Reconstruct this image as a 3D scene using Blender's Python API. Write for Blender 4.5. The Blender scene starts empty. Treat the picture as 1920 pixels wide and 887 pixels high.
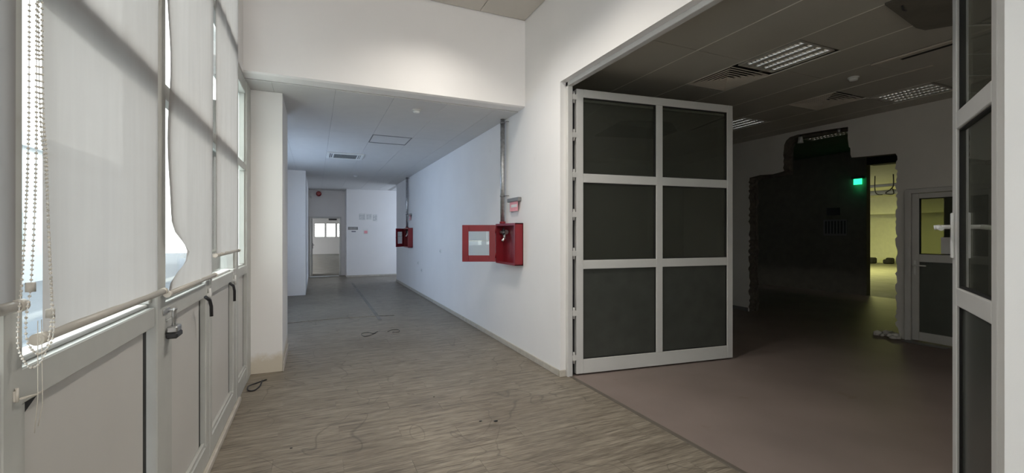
import bpy, bmesh, math, random
from mathutils import Vector, Matrix
from mathutils.geometry import tessellate_polygon
random.seed(7)
PI = math.pi
S = bpy.context.scene
C = S.collection

# ------------------------------------------------------------------ camera
cd = bpy.data.cameras.new('camera'); cam = bpy.data.objects.new('camera', cd); C.objects.link(cam)
cam.location = (0, 0, 1.5); cam.rotation_euler = (PI/2, 0, -math.radians(24.0265))
cd.sensor_width = 36; cd.lens = 830/1920*36; cd.shift_y = -5.5/1920; cd.clip_start = .02; cd.clip_end = 300
S.camera = cam
# ------------------------------------------------------------------ world
w = bpy.data.worlds.new('sky'); S.world = w; w.use_nodes = True
nt = w.node_tree; bg = nt.nodes['Background']
tc = nt.nodes.new('ShaderNodeTexCoord'); sx = nt.nodes.new('ShaderNodeSeparateXYZ')
cr = nt.nodes.new('ShaderNodeValToRGB')
nt.links.new(tc.outputs['Generated'], sx.inputs[0]); nt.links.new(sx.outputs['Z'], cr.inputs[0]); nt.links.new(cr.outputs[0], bg.inputs[0])
cr.color_ramp.elements[0].position = 0.0; cr.color_ramp.elements[0].color = (1.0, .99, .97, 1)
cr.color_ramp.elements[1].position = 1.0; cr.color_ramp.elements[1].color = (.84, .91, 1.0, 1)
bg.inputs[1].default_value = 3.6
# ------------------------------------------------------------------ exposure
S.view_settings.view_transform = 'Standard'; S.view_settings.look = 'None'
S.view_settings.exposure = 0.50; S.view_settings.gamma = 1; S.view_settings.use_curve_mapping = False

def area(name, loc, rot, sx_, sy_, power, col=(1, 1, 1), spread=None):
    l = bpy.data.lights.new(name, 'AREA'); l.shape = 'RECTANGLE'; l.size = sx_; l.size_y = sy_; l.energy = power; l.color = col
    o = bpy.data.objects.new(name, l); o.location = loc; o.rotation_euler = rot; C.objects.link(o); return o
# added fill lamp in the unseen rear opening, behind the camera
area('rear_fill_light', (.85, -6.85, 2.2), (PI/2, 0, PI), 2.6, 3.0, 620, (1, .955, .90))
# added bluish fill lamps, out of view in the recess and far end
area('recess_fill_light', (-1.18, 9.1, 1.85), (0, -PI/2, 0), 1.0, 2.9, 21, (.30, .52, 1))
area('far_fill_light', (4.95, 15.2, 1.8), (0, PI/2, 0), 1.6, 1.6, 34, (.66, .80, 1))
# weak fill lamp added at the front end of the side room, out of view
area('side_room_fill_light', (3.25, -1.85, 1.7), (PI/2, 0, PI-.35), 1.2, 1.9, 16, (1, .97, .90))
# lamp of the yellow service room
area('service_room_lamp', (20, 11, 3.0), (0, 0, 0), 5, 1.2, 270, (.95, .95, .34))
# hazy sun behind the blinds, low enough to print the transom on the fabric
sl = bpy.data.lights.new('sun', 'SUN'); sl.energy = 2.6; sl.angle = math.radians(13); sl.color = (1, .95, .88)
so = bpy.data.objects.new('sun', sl); C.objects.link(so)
so.rotation_euler = Vector((.70, -.38, -.60)).to_track_quat('-Z', 'Y').to_euler()
# warm downlight drawing its scallop on the beam wall, plus one added as fill
for k, (lx, ly, en) in enumerate([(1.15, 3.95, 80), (1.15, 2.85, 120)]):
    dl_ = bpy.data.lights.new('downlight_lamp', 'SPOT'); dl_.energy = en; dl_.spot_size = math.radians(140); dl_.spot_blend = .9; dl_.shadow_soft_size = .12; dl_.color = (1, .945, .86)
    do = bpy.data.objects.new('downlight_lamp', dl_); do.location = (lx, ly, 4.06); C.objects.link(do)

# ------------------------------------------------------------------ materials
def new_mat(name):
    m = bpy.data.materials.new(name); m.use_nodes = True; nt = m.node_tree
    return m, nt, nt.nodes['Principled BSDF']
def N(nt, t, **k):
    n = nt.nodes.new(t)
    for a, b in k.items(): setattr(n, a, b)
    return n
def mat(name, col, rough=.5, metal=0, var=.06, scale=6, bump=0, bscale=80, spec=None, dirt=None, stretch=None):
    m, nt, p = new_mat(name)
    tcn = N(nt, 'ShaderNodeNewGeometry'); mp = N(nt, 'ShaderNodeMapping')
    nt.links.new(tcn.outputs['Position'], mp.inputs[0])
    if stretch: mp.inputs['Scale'].default_value = stretch
    no = N(nt, 'ShaderNodeTexNoise'); no.inputs['Scale'].default_value = scale; no.inputs['Detail'].default_value = 6
    nt.links.new(mp.outputs[0], no.inputs[0])
    r = N(nt, 'ShaderNodeValToRGB'); nt.links.new(no.outputs[0], r.inputs[0])
    a = [max(0, c*(1-var)) for c in col]; b = [min(1, c*(1+var)) for c in col]
    r.color_ramp.elements[0].position = .3; r.color_ramp.elements[1].position = .7
    r.color_ramp.elements[0].color = (*a, 1); r.color_ramp.elements[1].color = (*b, 1)
    out = r.outputs[0]
    if dirt:
        n2 = N(nt, 'ShaderNodeTexNoise'); n2.inputs['Scale'].default_value = dirt[1]; n2.inputs['Detail'].default_value = 8
        nt.links.new(tcn.outputs['Position'], n2.inputs[0])
        r2 = N(nt, 'ShaderNodeValToRGB'); r2.color_ramp.elements[0].position = dirt[2]; r2.color_ramp.elements[1].position = dirt[2]+.16
        r2.color_ramp.elements[0].color = (0, 0, 0, 1); r2.color_ramp.elements[1].color = (dirt[3],)*3+(1,)
        nt.links.new(n2.outputs[0], r2.inputs[0])
        mx = N(nt, 'ShaderNodeMix', data_type='RGBA'); nt.links.new(r2.outputs[0], mx.inputs[0]); nt.links.new(out, mx.inputs[6])
        mx.inputs[7].default_value = (*dirt[0], 1); out = mx.outputs[2]
    nt.links.new(out, p.inputs['Base Color'])
    p.inputs['Roughness'].default_value = rough; p.inputs['Metallic'].default_value = metal
    if spec is not None: p.inputs['Specular IOR Level'].default_value = spec
    if bump:
        nb = N(nt, 'ShaderNodeTexNoise'); nb.inputs['Scale'].default_value = bscale; nb.inputs['Detail'].default_value = 4
        nt.links.new(mp.outputs[0], nb.inputs[0])
        bp = N(nt, 'ShaderNodeBump'); bp.inputs['Strength'].default_value = bump; bp.inputs['Distance'].default_value = .004
        nt.links.new(nb.outputs[0], bp.inputs['Height']); nt.links.new(bp.outputs[0], p.inputs['Normal'])
    return m
def emis(name, col, st):
    m, nt, p = new_mat(name); p.inputs['Base Color'].default_value = (*col, 1)
    p.inputs['Emission Color'].default_value = (*col, 1); p.inputs['Emission Strength'].default_value = st
    return m
def glass(name, tint, refl=1.0, rough=.0, dust=0):
    m, nt, p = new_mat(name); nt.nodes.remove(p)
    t = N(nt, 'ShaderNodeBsdfTransparent'); t.inputs[0].default_value = (*tint, 1)
    g = N(nt, 'ShaderNodeBsdfGlossy'); g.inputs['Roughness'].default_value = rough; g.inputs[0].default_value = (refl, refl, refl, 1)
    f = N(nt, 'ShaderNodeFresnel')
    ge = N(nt, 'ShaderNodeNewGeometry'); io = N(nt, 'ShaderNodeMapRange'); io.inputs[3].default_value = 1.5; io.inputs[4].default_value = 1/1.5
    nt.links.new(ge.outputs['Backfacing'], io.inputs[0]); nt.links.new(io.outputs[0], f.inputs[0]); mx = N(nt, 'ShaderNodeMixShader')
    if dust:
        df = N(nt, 'ShaderNodeBsdfDiffuse'); df.inputs[0].default_value = (.55, .56, .50, 1); m0 = N(nt, 'ShaderNodeMixShader'); m0.inputs[0].default_value = dust
        nt.links.new(t.outputs[0], m0.inputs[1]); nt.links.new(df.outputs[0], m0.inputs[2]); t = m0
    nt.links.new(f.outputs[0], mx.inputs[0]); nt.links.new(t.outputs[0], mx.inputs[1]); nt.links.new(g.outputs[0], mx.inputs[2])
    nt.links.new(mx.outputs[0], nt.nodes['Material Output'].inputs[0]); return m
def fabric(name, col, trans, openness):
    m, nt, p = new_mat(name); nt.nodes.remove(p)
    geo = N(nt, 'ShaderNodeNewGeometry'); mp = N(nt, 'ShaderNodeMapping'); mp.inputs['Scale'].default_value = (3, 14, 1.6)
    nt.links.new(geo.outputs['Position'], mp.inputs[0])
    no = N(nt, 'ShaderNodeTexNoise'); no.inputs['Scale'].default_value = 1.4; no.inputs['Detail'].default_value = 5
    nt.links.new(mp.outputs[0], no.inputs[0])
    r = N(nt, 'ShaderNodeValToRGB'); r.color_ramp.elements[0].position = .35; r.color_ramp.elements[1].position = .65
    r.color_ramp.elements[0].color = (*[c*.95 for c in col], 1); r.color_ramp.elements[1].color = (*col, 1)
    nt.links.new(no.outputs[0], r.inputs[0])
    d = N(nt, 'ShaderNodeBsdfDiffuse'); t = N(nt, 'ShaderNodeBsdfTranslucent'); tr = N(nt, 'ShaderNodeBsdfTransparent')
    nt.links.new(r.outputs[0], d.inputs[0]); nt.links.new(r.outputs[0], t.inputs[0]); tr.inputs[0].default_value = (1, .98, .96, 1)
    m1 = N(nt, 'ShaderNodeMixShader'); m1.inputs[0].default_value = trans
    nt.links.new(d.outputs[0], m1.inputs[1]); nt.links.new(t.outputs[0], m1.inputs[2])
    m2 = N(nt, 'ShaderNodeMixShader'); m2.inputs[0].default_value = openness
    nt.links.new(m1.outputs[0], m2.inputs[1]); nt.links.new(tr.outputs[0], m2.inputs[2])
    nt.links.new(m2.outputs[0], nt.nodes['Material Output'].inputs[0]); return m

def floor_material(name, light, dark, rough):
    """printed wood grain running across the corridor, worn and stained"""
    m, nt, p = new_mat(name)
    geo = N(nt, 'ShaderNodeNewGeometry'); oi = N(nt, 'ShaderNodeObjectInfo')
    add = N(nt, 'ShaderNodeVectorMath', operation='MULTIPLY_ADD')
    nt.links.new(oi.outputs['Random'], add.inputs[0]); add.inputs[1].default_value = (7, 3, 0)
    nt.links.new(geo.outputs['Position'], add.inputs[2])
    mp = N(nt, 'ShaderNodeMapping'); mp.inputs['Scale'].default_value = (1.1, 12, 1); nt.links.new(add.outputs[0], mp.inputs[0])
    n1 = N(nt, 'ShaderNodeTexNoise'); n1.inputs['Scale'].default_value = 1.7; n1.inputs['Detail'].default_value = 12; n1.inputs['Roughness'].default_value = .74
    nt.links.new(mp.outputs[0], n1.inputs[0])
    mpb = N(nt, 'ShaderNodeMapping'); mpb.inputs['Scale'].default_value = (5, 75, 1); nt.links.new(add.outputs[0], mpb.inputs[0])
    nf = N(nt, 'ShaderNodeTexNoise'); nf.inputs['Scale'].default_value = 1.6; nf.inputs['Detail'].default_value = 5; nt.links.new(mpb.outputs[0], nf.inputs[0])
    nm = N(nt, 'ShaderNodeMix'); nm.inputs[0].default_value = .38; nt.links.new(n1.outputs[0], nm.inputs[2]); nt.links.new(nf.outputs[0], nm.inputs[3])
    r = N(nt, 'ShaderNodeValToRGB'); e = r.color_ramp.elements; e[0].position = .405; e[1].position = .60
    e[0].color = (*dark, 1); e[1].color = (*light, 1); nt.links.new(nm.outputs[0], r.inputs[0])
    n2 = N(nt, 'ShaderNodeTexNoise'); n2.inputs['Scale'].default_value = .9; n2.inputs['Detail'].default_value = 6; nt.links.new(geo.outputs['Position'], n2.inputs[0])
    r2 = N(nt, 'ShaderNodeValToRGB'); r2.color_ramp.elements[0].position = .5; r2.color_ramp.elements[1].position = .75
    r2.color_ramp.elements[0].color = (0, 0, 0, 1); r2.color_ramp.elements[1].color = (.55, .55, .55, 1); nt.links.new(n2.outputs[0], r2.inputs[0])
    mx = N(nt, 'ShaderNodeMix', data_type='RGBA'); nt.links.new(r2.outputs[0], mx.inputs[0]); nt.links.new(r.outputs[0], mx.inputs[6])
    mx.inputs[7].default_value = (.125, .098, .07, 1)
    # dark scuffs: thin contour lines of a distorted noise
    n3 = N(nt, 'ShaderNodeTexNoise'); n3.inputs['Scale'].default_value = 1.3; n3.inputs['Detail'].default_value = 2; n3.inputs['Distortion'].default_value = .8
    nt.links.new(geo.outputs['Position'], n3.inputs[0])
    r3 = N(nt, 'ShaderNodeValToRGB'); ee = r3.color_ramp.elements; ee[0].position = .55; ee[0].color = (0, 0, 0, 1); ee[1].position = .556; ee[1].color = (.6, .6, .6, 1)
    q = ee.new(.562); q.color = (0, 0, 0, 1); nt.links.new(n3.outputs[0], r3.inputs[0])
    mx2 = N(nt, 'ShaderNodeMix', data_type='RGBA'); nt.links.new(r3.outputs[0], mx2.inputs[0]); nt.links.new(mx.outputs[2], mx2.inputs[6])
    mx2.inputs[7].default_value = (.06, .05, .04, 1)
    nt.links.new(mx2.outputs[2], p.inputs['Base Color'])
    rr = N(nt, 'ShaderNodeMapRange'); rr.inputs[3].default_value = rough-.08; rr.inputs[4].default_value = rough+.12
    nt.links.new(n1.outputs[0], rr.inputs[0]); nt.links.new(rr.outputs[0], p.inputs['Roughness'])
    bp = N(nt, 'ShaderNodeBump'); bp.inputs['Strength'].default_value = .15; bp.inputs['Distance'].default_value = .002
    nt.links.new(n1.outputs[0], bp.inputs['Height']); nt.links.new(bp.outputs[0], p.inputs['Normal'])
    return m

M = {}
M['wall'] = mat('painted_plaster', (.87, .85, .84), .85, var=.015, scale=2, bump=.06, bscale=120, dirt=((.55, .52, .48), 3.1, .70, .25))
M['column'] = None
M['dwall'] = mat('dull_plaster', (.76, .74, .70), .9, var=.04, scale=2, bump=.1, bscale=60)
M['ceil'] = mat('ceiling_board', (.66, .65, .64), .7, var=.02)
M['ceil_hi'] = mat('beige_ceiling_board', (.60, .56, .51), .8, var=.02)
M['dceil'] = mat('metal_ceiling_panel', (.50, .48, .425), .5, var=.05, scale=1.5)
M['seam'] = mat('ceiling_joint_highlight', (.90, .88, .80), .5)  # bevel highlights painted in as pale joint strips
M['seam_grey'] = mat('ceiling_joint_grey', (.36, .35, .34), .6)
M['alu'] = mat('white_lacquered_aluminium', (.64, .63, .61), .42, var=.03, scale=4)
M['alu2'] = mat('aged_window_frame', (.50, .50, .47), .45, var=.06, scale=5, dirt=((.33, .31, .27), 9, .66, .35))
M['panel'] = mat('window_infill_panel', (.60, .58, .55), .38, var=.035, scale=1.7)
M['gasket'] = mat('black_rubber', (.012, .012, .012), .6)
M['floor'] = floor_material('wood_look_vinyl', (.33, .285, .225), (.112, .090, .068), .46)
M['dfloor'] = mat('mauve_linoleum', (.235, .185, .165), .55, var=.12, scale=1.2, dirt=((.12, .075, .04), 2.6, .68, .7))
M['infill2'] = mat('grey_green_infill', (.11, .12, .105), .3)  # lighter copy of the leaf infill, colour raised to offset dimmer light
M['concrete'] = mat('dusty_concrete', (.20, .19, .17), .75, var=.2, scale=2.5, bump=.3, bscale=20)
M['base'] = mat('beige_skirting', (.50, .46, .40), .55, var=.12, scale=12)
M['glass'] = glass('window_glass', (.93, .96, .95))
M['dglass'] = glass('tinted_glass', (.60, .62, .57), 1.0, dust=.055)
M['milky'] = None
M['infill'] = mat('dark_door_infill', (.062, .066, .058), .25, var=.1)
M['blind'] = fabric('blind_fabric', (.350, .324, .310), .53, .026)
M['bar'] = mat('blind_bar', (.46, .43, .38), .4)
M['plastic'] = mat('translucent_plastic', (.60, .55, .48), .3)
M['white'] = mat('white_plastic', (.78, .78, .76), .4)
M['red'] = mat('red_lacquer', (.21, .006, .014), .38, var=.08)
M['dred'] = mat('dark_red_lacquer', (.20, .01, .015), .45)
M['steel'] = mat('galvanised_steel', (.48, .48, .48), .38, .85, var=.25, scale=30)
M['chrome'] = mat('polished_aluminium', (.97, .97, .97), .13, 1.0, var=.01)
M['dark'] = mat('dark_void', (.018, .017, .016), .8)
M['black'] = mat('black_plastic', (.02, .02, .022), .45)
M['strip'] = mat('worn_threshold_metal', (.13, .11, .09), .5)
M['grey'] = mat('grey_plastic', (.20, .20, .20), .5)
M['pink'] = mat('pink_leaflet', (.85, .36, .40), .6)
M['paper'] = mat('paper', (.78, .78, .76), .7)
M['ink'] = mat('printed_ink', (.20, .20, .24), .7)
M['dark_matte'] = mat('dark_plaster', (.16, .15, .125), .9, var=.1)  # plain dark tone for the space beyond and the ceiling patch
M['brick'] = mat('broken_masonry', (.13, .115, .095), .95, var=.3, scale=14, bump=.8, bscale=30)
M['beige'] = mat('beige_grille', (.62, .57, .49), .5)
M['yellow'] = mat('cream_wall', (.72, .72, .55), .85, var=.04)
M['ground'] = mat('outdoor_paving', (.13, .15, .17), .8, var=.12, scale=3, stretch=(.4, 6, 1))
M['facade'] = mat('pale_facade', (.62, .66, .68), .85)
M['green'] = emis('green_lamp', (.02, .85, .25), 2.2)
M['redlamp'] = mat('red_siren_plastic', (.35, .01, .02), .3)
def column_material():
    m, nt, p = new_mat('peeling_column_paint')
    g = N(nt, 'ShaderNodeNewGeometry'); s = N(nt, 'ShaderNodeSeparateXYZ'); nt.links.new(g.outputs['Position'], s.inputs[0])
    n = N(nt, 'ShaderNodeTexNoise'); n.inputs['Scale'].default_value = 6; n.inputs['Detail'].default_value = 10; n.inputs['Roughness'].default_value = .7; nt.links.new(g.outputs['Position'], n.inputs[0])
    a = N(nt, 'ShaderNodeMath', operation='MULTIPLY_ADD'); nt.links.new(n.outputs[0], a.inputs[0]); a.inputs[1].default_value = -.26; nt.links.new(s.outputs['Z'], a.inputs[2])
    r = N(nt, 'ShaderNodeValToRGB'); e = r.color_ramp.elements
    e[0].position = 0; e[0].color = (.62, .56, .46, 1); e[1].position = .09; e[1].color = (.80, .785, .77, 1)
    nt.links.new(a.outputs[0], r.inputs[0])
    nt.links.new(r.outputs[0], p.inputs['Base Color']); p.inputs['Roughness'].default_value = .85
    b = N(nt, 'ShaderNodeBump'); b.inputs['Strength'].default_value = .5; b.inputs['Distance'].default_value = .01
    nt.links.new(r.outputs[0], b.inputs['Height']); nt.links.new(b.outputs[0], p.inputs['Normal'])
    return m
M['column'] = column_material()
def milky_material():
    m, nt, p = new_mat('milky_window_film'); nt.nodes.remove(p)
    t = N(nt, 'ShaderNodeBsdfTranslucent'); t.inputs[0].default_value = (.80, .86, .83, 1); g = N(nt, 'ShaderNodeBsdfTransparent')
    mx = N(nt, 'ShaderNodeMixShader'); mx.inputs[0].default_value = .30
    nt.links.new(t.outputs[0], mx.inputs[1]); nt.links.new(g.outputs[0], mx.inputs[2]); nt.links.new(mx.outputs[0], nt.nodes['Material Output'].inputs[0]); return m
M['milky'] = milky_material()

# ------------------------------------------------------------------ mesh helpers
class MB:
    def __init__(s): s.v = []; s.f = []; s.mi = []; s.smooth = []
    def add(s, vs, fs, mi=0, sm=False):
        o = len(s.v); s.v += [tuple(v) for v in vs]
        for f in fs: s.f.append([i+o for i in f]); s.mi.append(mi); s.smooth.append(sm)
        return s
    def box(s, x0, x1, y0, y1, z0, z1, mi=0, bev=0):
        x0, x1 = sorted((x0, x1)); y0, y1 = sorted((y0, y1)); z0, z1 = sorted((z0, z1))
        b = min(bev, (x1-x0)*.45, (y1-y0)*.45, (z1-z0)*.45)
        if b <= 0:
            vs = [(x, y, z) for x in (x0, x1) for y in (y0, y1) for z in (z0, z1)]
            return s.add(vs, [(0, 1, 3, 2), (4, 6, 7, 5), (0, 4, 5, 1), (2, 3, 7, 6), (0, 2, 6, 4), (1, 5, 7, 3)], mi)
        bm = bmesh.new(); bmesh.ops.create_cube(bm, size=1)
        for v in bm.verts: v.co = ((x0+x1)/2+v.co.x*(x1-x0), (y0+y1)/2+v.co.y*(y1-y0), (z0+z1)/2+v.co.z*(z1-z0))
        bmesh.ops.bevel(bm, geom=bm.edges[:], offset=b, segments=1, affect='EDGES')
        bm.verts.index_update(); s.add([v.co[:] for v in bm.verts], [[v.index for v in f.verts] for f in bm.faces], mi); bm.free(); return s
    def tube(s, pts, r, n=10, mi=0, caps=True, closed=False):
        pts = [Vector(p) for p in pts]; L = len(pts); vs = []; fs = []; up = None
        for i, p in enumerate(pts):
            a = pts[(i-1) % L] if (closed or i) else p; b = pts[(i+1) % L] if (closed or i < L-1) else p
            t = (b-a).normalized()
            if up is None: up = t.orthogonal().normalized()
            up = (up - t*up.dot(t)).normalized(); q = t.cross(up)
            rr = r[i] if isinstance(r, (list, tuple)) else r
            for k in range(n):
                an = 2*PI*k/n; vs.append(p+(up*math.cos(an)+q*math.sin(an))*rr)
        for i in range(L if closed else L-1):
            j = (i+1) % L
            for k in range(n): fs.append((i*n+k, i*n+(k+1) % n, j*n+(k+1) % n, j*n+k))
        s.add(vs, fs, mi, True)
        if caps and not closed:
            s.add(vs[:n], [tuple(range(n-1, -1, -1))], mi); s.add(vs[-n:], [tuple(range(n))], mi)
        return s
    def prism(s, poly, d0, d1, axis='x', mi=0, side_mi=None):
        """poly: list of 2D points; extruded along axis between d0 and d1"""
        def P(a, b, d): return {'x': (d, a, b), 'y': (a, d, b), 'z': (a, b, d)}[axis]
        n = len(poly); tris = tessellate_polygon([[Vector((a, b, 0)) for a, b in poly]])
        vs = [P(a, b, d0) for a, b in poly]+[P(a, b, d1) for a, b in poly]
        s.add(vs, [tuple(t) for t in tris]+[tuple(i+n for i in t[::-1]) for t in tris], mi)
        s.add(vs, [(i, (i+1) % n, n+(i+1) % n, n+i) for i in range(n)], mi if side_mi is None else side_mi)
        return s
    def sphere(s, c, r, sub=1, mi=0, sc=(1, 1, 1)):
        bm = bmesh.new(); bmesh.ops.create_icosphere(bm, subdivisions=sub, radius=1); bm.verts.index_update()
        s.add([(c[0]+v.co.x*r*sc[0], c[1]+v.co.y*r*sc[1], c[2]+v.co.z*r*sc[2]) for v in bm.verts], [[v.index for v in f.verts] for f in bm.faces], mi, True); bm.free(); return s
    def xf(s, mtx):
        s.v = [tuple(mtx @ Vector(v)) for v in s.v]; return s
    def build(s, name, m, parent=None):
        me = bpy.data.meshes.new(name); me.from_pydata(s.v, [], s.f); me.update()
        for i, p in enumerate(me.polygons): p.material_index = s.mi[i]; p.use_smooth = s.smooth[i]
        bm = bmesh.new(); bm.from_mesh(me); bmesh.ops.remove_doubles(bm, verts=bm.verts, dist=1e-5)
        bmesh.ops.recalc_face_normals(bm, faces=bm.faces); bm.to_mesh(me); bm.free()
        for mm in (m if isinstance(m, list) else [m]): me.materials.append(M[mm])
        o = bpy.data.objects.new(name, me); C.objects.link(o)
        if parent: o.parent = parent; o.matrix_parent_inverse = Matrix.Translation(parent.location).inverted() if parent.type == 'EMPTY' and parent.get('_t') else Matrix()
        return o
def tag(o, label, cat, group=None, kind=None):
    o['label'] = label; o['category'] = cat
    if group: o['group'] = group
    if kind: o['kind'] = kind
    return o
def thing(name, loc, label, cat, group=None, kind=None):
    """an Empty; parts of it are built in world coordinates and parented with the inverse offset"""
    o = bpy.data.objects.new(name, None); o.location = loc; o.empty_display_size = .05; o['_t'] = 1; C.objects.link(o)
    return tag(o, label, cat, group, kind)
def box(name, m, a, parent=None, bev=0): return MB().box(*a, bev=bev).build(name, m, parent)
def setting(name, m, a, label, cat): return tag(box(name, m, a), label, cat, kind='structure')
def copy_child(o, dx=0, dy=0, dz=0):
    c = o.copy(); C.objects.link(c); c.location = Vector(o.location)+Vector((dx, dy, dz)); return c

XL, XR, YB = -.62, 2.35, 4.88
SOF, HI, DC = 3.03, 4.10, 3.285
# ================================================================== SETTING
# floor: base slab plus vinyl planks laid across the corridor
fl = setting('floor', 'floor', (XL-.05, 2.47, -7.0, 6.995, -.06, -.0035), 'worn grey-brown wood-look vinyl floor of the corridor', 'floor')
pw, pl = .185, 1.25
meshes = {}
row = 0; y = .55
random.seed(3)
while y < 6.98:
    y1 = min(y+pw, 6.995); x = XL-.04-random.random()*pl; x = XL-.04-(row % 3)*.42
    while x < 2.47:
        a, b = max(x, XL-.04), min(x+pl, 2.468)
        if b-a > .03:
            key = (round(b-a, 3), round(y1-y, 3))
            if key not in meshes:
                o = MB().box(0, b-a-.0016, 0, y1-y-.0012, -.0035, 0).build('plank', 'floor', fl); meshes[key] = o.data
            else:
                o = bpy.data.objects.new('plank', meshes[key]); C.objects.link(o); o.parent = fl
            o.location = (a, y, random.uniform(-.0004, 0))
        x += pl
    y += pw; row += 1
fl2 = setting('floor', 'floor', (-3.0, 5.0, 6.995, 17.2, -.06, 0), 'dirty grey vinyl floor at the far end of the corridor', 'floor')
MB().box(1.01, 1.07, 7.96, 14.3, 0, .004, bev=.001).build('floor_strip', 'concrete', fl2)
pts = [(-.42, 8.27), (-.05, 8.33), (.43, 8.38), (.88, 8.35), (1.33, 8.28)]
mb = MB(); mb.tube([(a, b, .002) for a, b in pts], .007, 6); mb.build('raised_seam', 'floor', fl2)
# dark scuff marks on floor come from the material; side room floor
setting('floor', 'dfloor', (2.47, 12.2, -2.0, 12.0, -.06, -.001), 'brown-mauve linoleum floor of the dark side room', 'floor')
tag(MB().box(2.435, 2.475, .78, 4.03, -.001, .004, bev=.002).build('trim_1', 'strip'), 'thin dark threshold strip between the two floors', 'threshold', kind='structure')
setting('floor', 'concrete', (12.2, 27.0, -1.0, 16.0, -.06, -.001), 'dusty concrete floor of the yellow-lit room', 'floor')
setting('floor', 'concrete', (-3.0, 5.0, 17.2, 35.2, -.06, -.001), 'shiny littered floor of the room beyond the far doorway', 'floor')

# right wall with the wide opening (Y .76 .. 4.05, top 3.07)
poly = [(-7.0, 0), (-7.0, 4.3), (14.2, 4.3), (14.2, 0), (4.03, 0), (4.03, 3.09), (.76, 3.09), (.76, 0)]
wr = tag(MB().prism(poly, XR, 2.47, 'x').build('wall_right', 'wall'), 'white plastered wall of the corridor with the wide opening', 'wall', kind='structure')
# skirting on the right wall
tag(MB().box(XR-.014, XR, 4.045, 14.2, 0, .068, bev=.004).box(XR-.014, XR+.062, 4.016, 4.03, 0, .068, bev=.004).build('baseboard_right', 'base'), 'beige skirting board along the white right wall', 'skirting', kind='structure')
# opening frame (white profile)
fr = thing('trim_2', (2.44, 2.4, 0), 'white aluminium frame lining the wide opening', 'door frame', kind='structure')
box('jamb', 'alu', (2.415, 2.475, 3.985, 4.03, 0, 3.09), fr, .004)
box('jamb', 'alu', (2.415, 2.475, .76, .805, 0, 3.09), fr, .004)
box('head', 'alu', (2.415, 2.475, .76, 4.03, 3.045, 3.09), fr, .004)
# beam wall above the soffit
tag(MB().prism([(YB, 3.055), (YB, 4.3), (YB+.2, 4.3), (YB+.2, SOF+.012), (YB+.03, SOF+.012)], -.9, XR, 'x').build('wall_beam', 'wall'), 'white plastered beam wall over the lowered corridor ceiling', 'wall', kind='structure')

# ceilings ---------------------------------------------------------
def panels(parent, xs, ys, z, th, m, gap=.004, skip=()):
    ms = {}
    for i in range(len(xs)-1):
        yy = ys[i] if isinstance(ys, dict) else ys
        for j in range(len(yy)-1):
            if (i, j) in skip: continue
            a = xs[i+1]-xs[i]-gap; b = yy[j+1]-yy[j]-gap; key = (round(a, 3), round(b, 3))
            if key not in ms:
                o = MB().box(0, a, 0, b, -th, 0, bev=.0015).build('ceiling_panel', m, parent); ms[key] = o.data
            else:
                o = bpy.data.objects.new('ceiling_panel', ms[key]); C.objects.link(o); o.parent = parent
            o.location = (xs[i]+gap/2, yy[j]+gap/2, z+random.uniform(0, .0012))
hi = setting('ceiling', 'dark', (-.9, 2.35, -7.0, YB, HI+.008, HI+.1), 'beige panelled ceiling of the tall front part', 'ceiling')
panels(hi, [-.66, .0, .585, 1.17, 1.76, 2.345], [-7.0, -2.4, -1.2, 0, 1.2, 2.4, 3.6, YB-.006], HI+.008, .012, 'ceil_hi', .007)
lo = setting('ceiling', 'seam_grey', (-.9, 5.0, YB+.2, 17.2, SOF+.006, SOF+.1), 'lowered white panelled ceiling of the corridor', 'ceiling')
panels(lo, [-.9, -.40, .205, .82, 1.43, 2.04, 2.35], [YB+.2, 7.125, 7.745, 10.2, 12.5, 15.0, 17.0], SOF+.008, .008, 'ceil', .003, skip={(3, 1)})
panels(lo, [2.47, 3.1, 3.9, 4.9], [14.2, 15.2, 17.0], SOF+.008, .008, 'ceil', .003)
mb = MB().box(.828, 1.425, 7.13, 7.745, SOF+.003, SOF+.0075)
o = mb.build('ceiling_hatch', 'ceil', lo)
mb = MB()
for a in [(.822, .834, 7.127, 7.748), (1.416, 1.428, 7.127, 7.748), (.834, 1.416, 7.127, 7.139), (.834, 1.416, 7.736, 7.748)]: mb.box(*a, SOF-.004, SOF+.003)
mb.build('hatch_frame', 'grey', lo)
dcl = setting('ceiling', 'dceil', (2.47, 7.65, -2.0, 8.6, DC+.09, DC+.16), 'grey metal strip ceiling of the dark side room', 'ceiling')
xs = [2.47, 2.76, 3.40, 4.05, 4.69, 5.34, 5.98, 6.63, 7.27, 7.65]
full = [-2, .6, 3.2, 5.8, 8.6]
ys = {0: full, 1: full, 2: full, 4: full, 8: full,
      3: [-2, .1, 2.64, 3.33, 4.0, 6.6, 8.6], 5: [-2, 1.5, 2.72, 5.3, 8.6],
      6: [-2, .8, 3.42, 4.05, 4.75, 5.45, 8.6], 7: [-2, .2, 2.74, 3.42, 6.0, 8.6]}
panels(dcl, xs, ys, DC+.007, .009, 'dceil', .006, skip={(3, 2), (3, 3), (5, 1), (6, 2), (6, 4), (7, 2)})

for x in xs[1:-1]:
    segs = [(-2, 8.6)]
    if x in (5.34,): segs = [(-2, 1.5), (2.72, 8.6)]
    for a, b_ in segs: MB().box(x-.006, x+.006, a, b_, DC-.003, DC+.006).build('ceiling_joint_highlight', 'seam', dcl)

# wall piece between the tall glazing and the beam
setting('wall_left', 'wall', (-.85, XL, 4.49, YB, SOF, 4.3), 'narrow white wall piece above the small window by the beam', 'wall')
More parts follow.
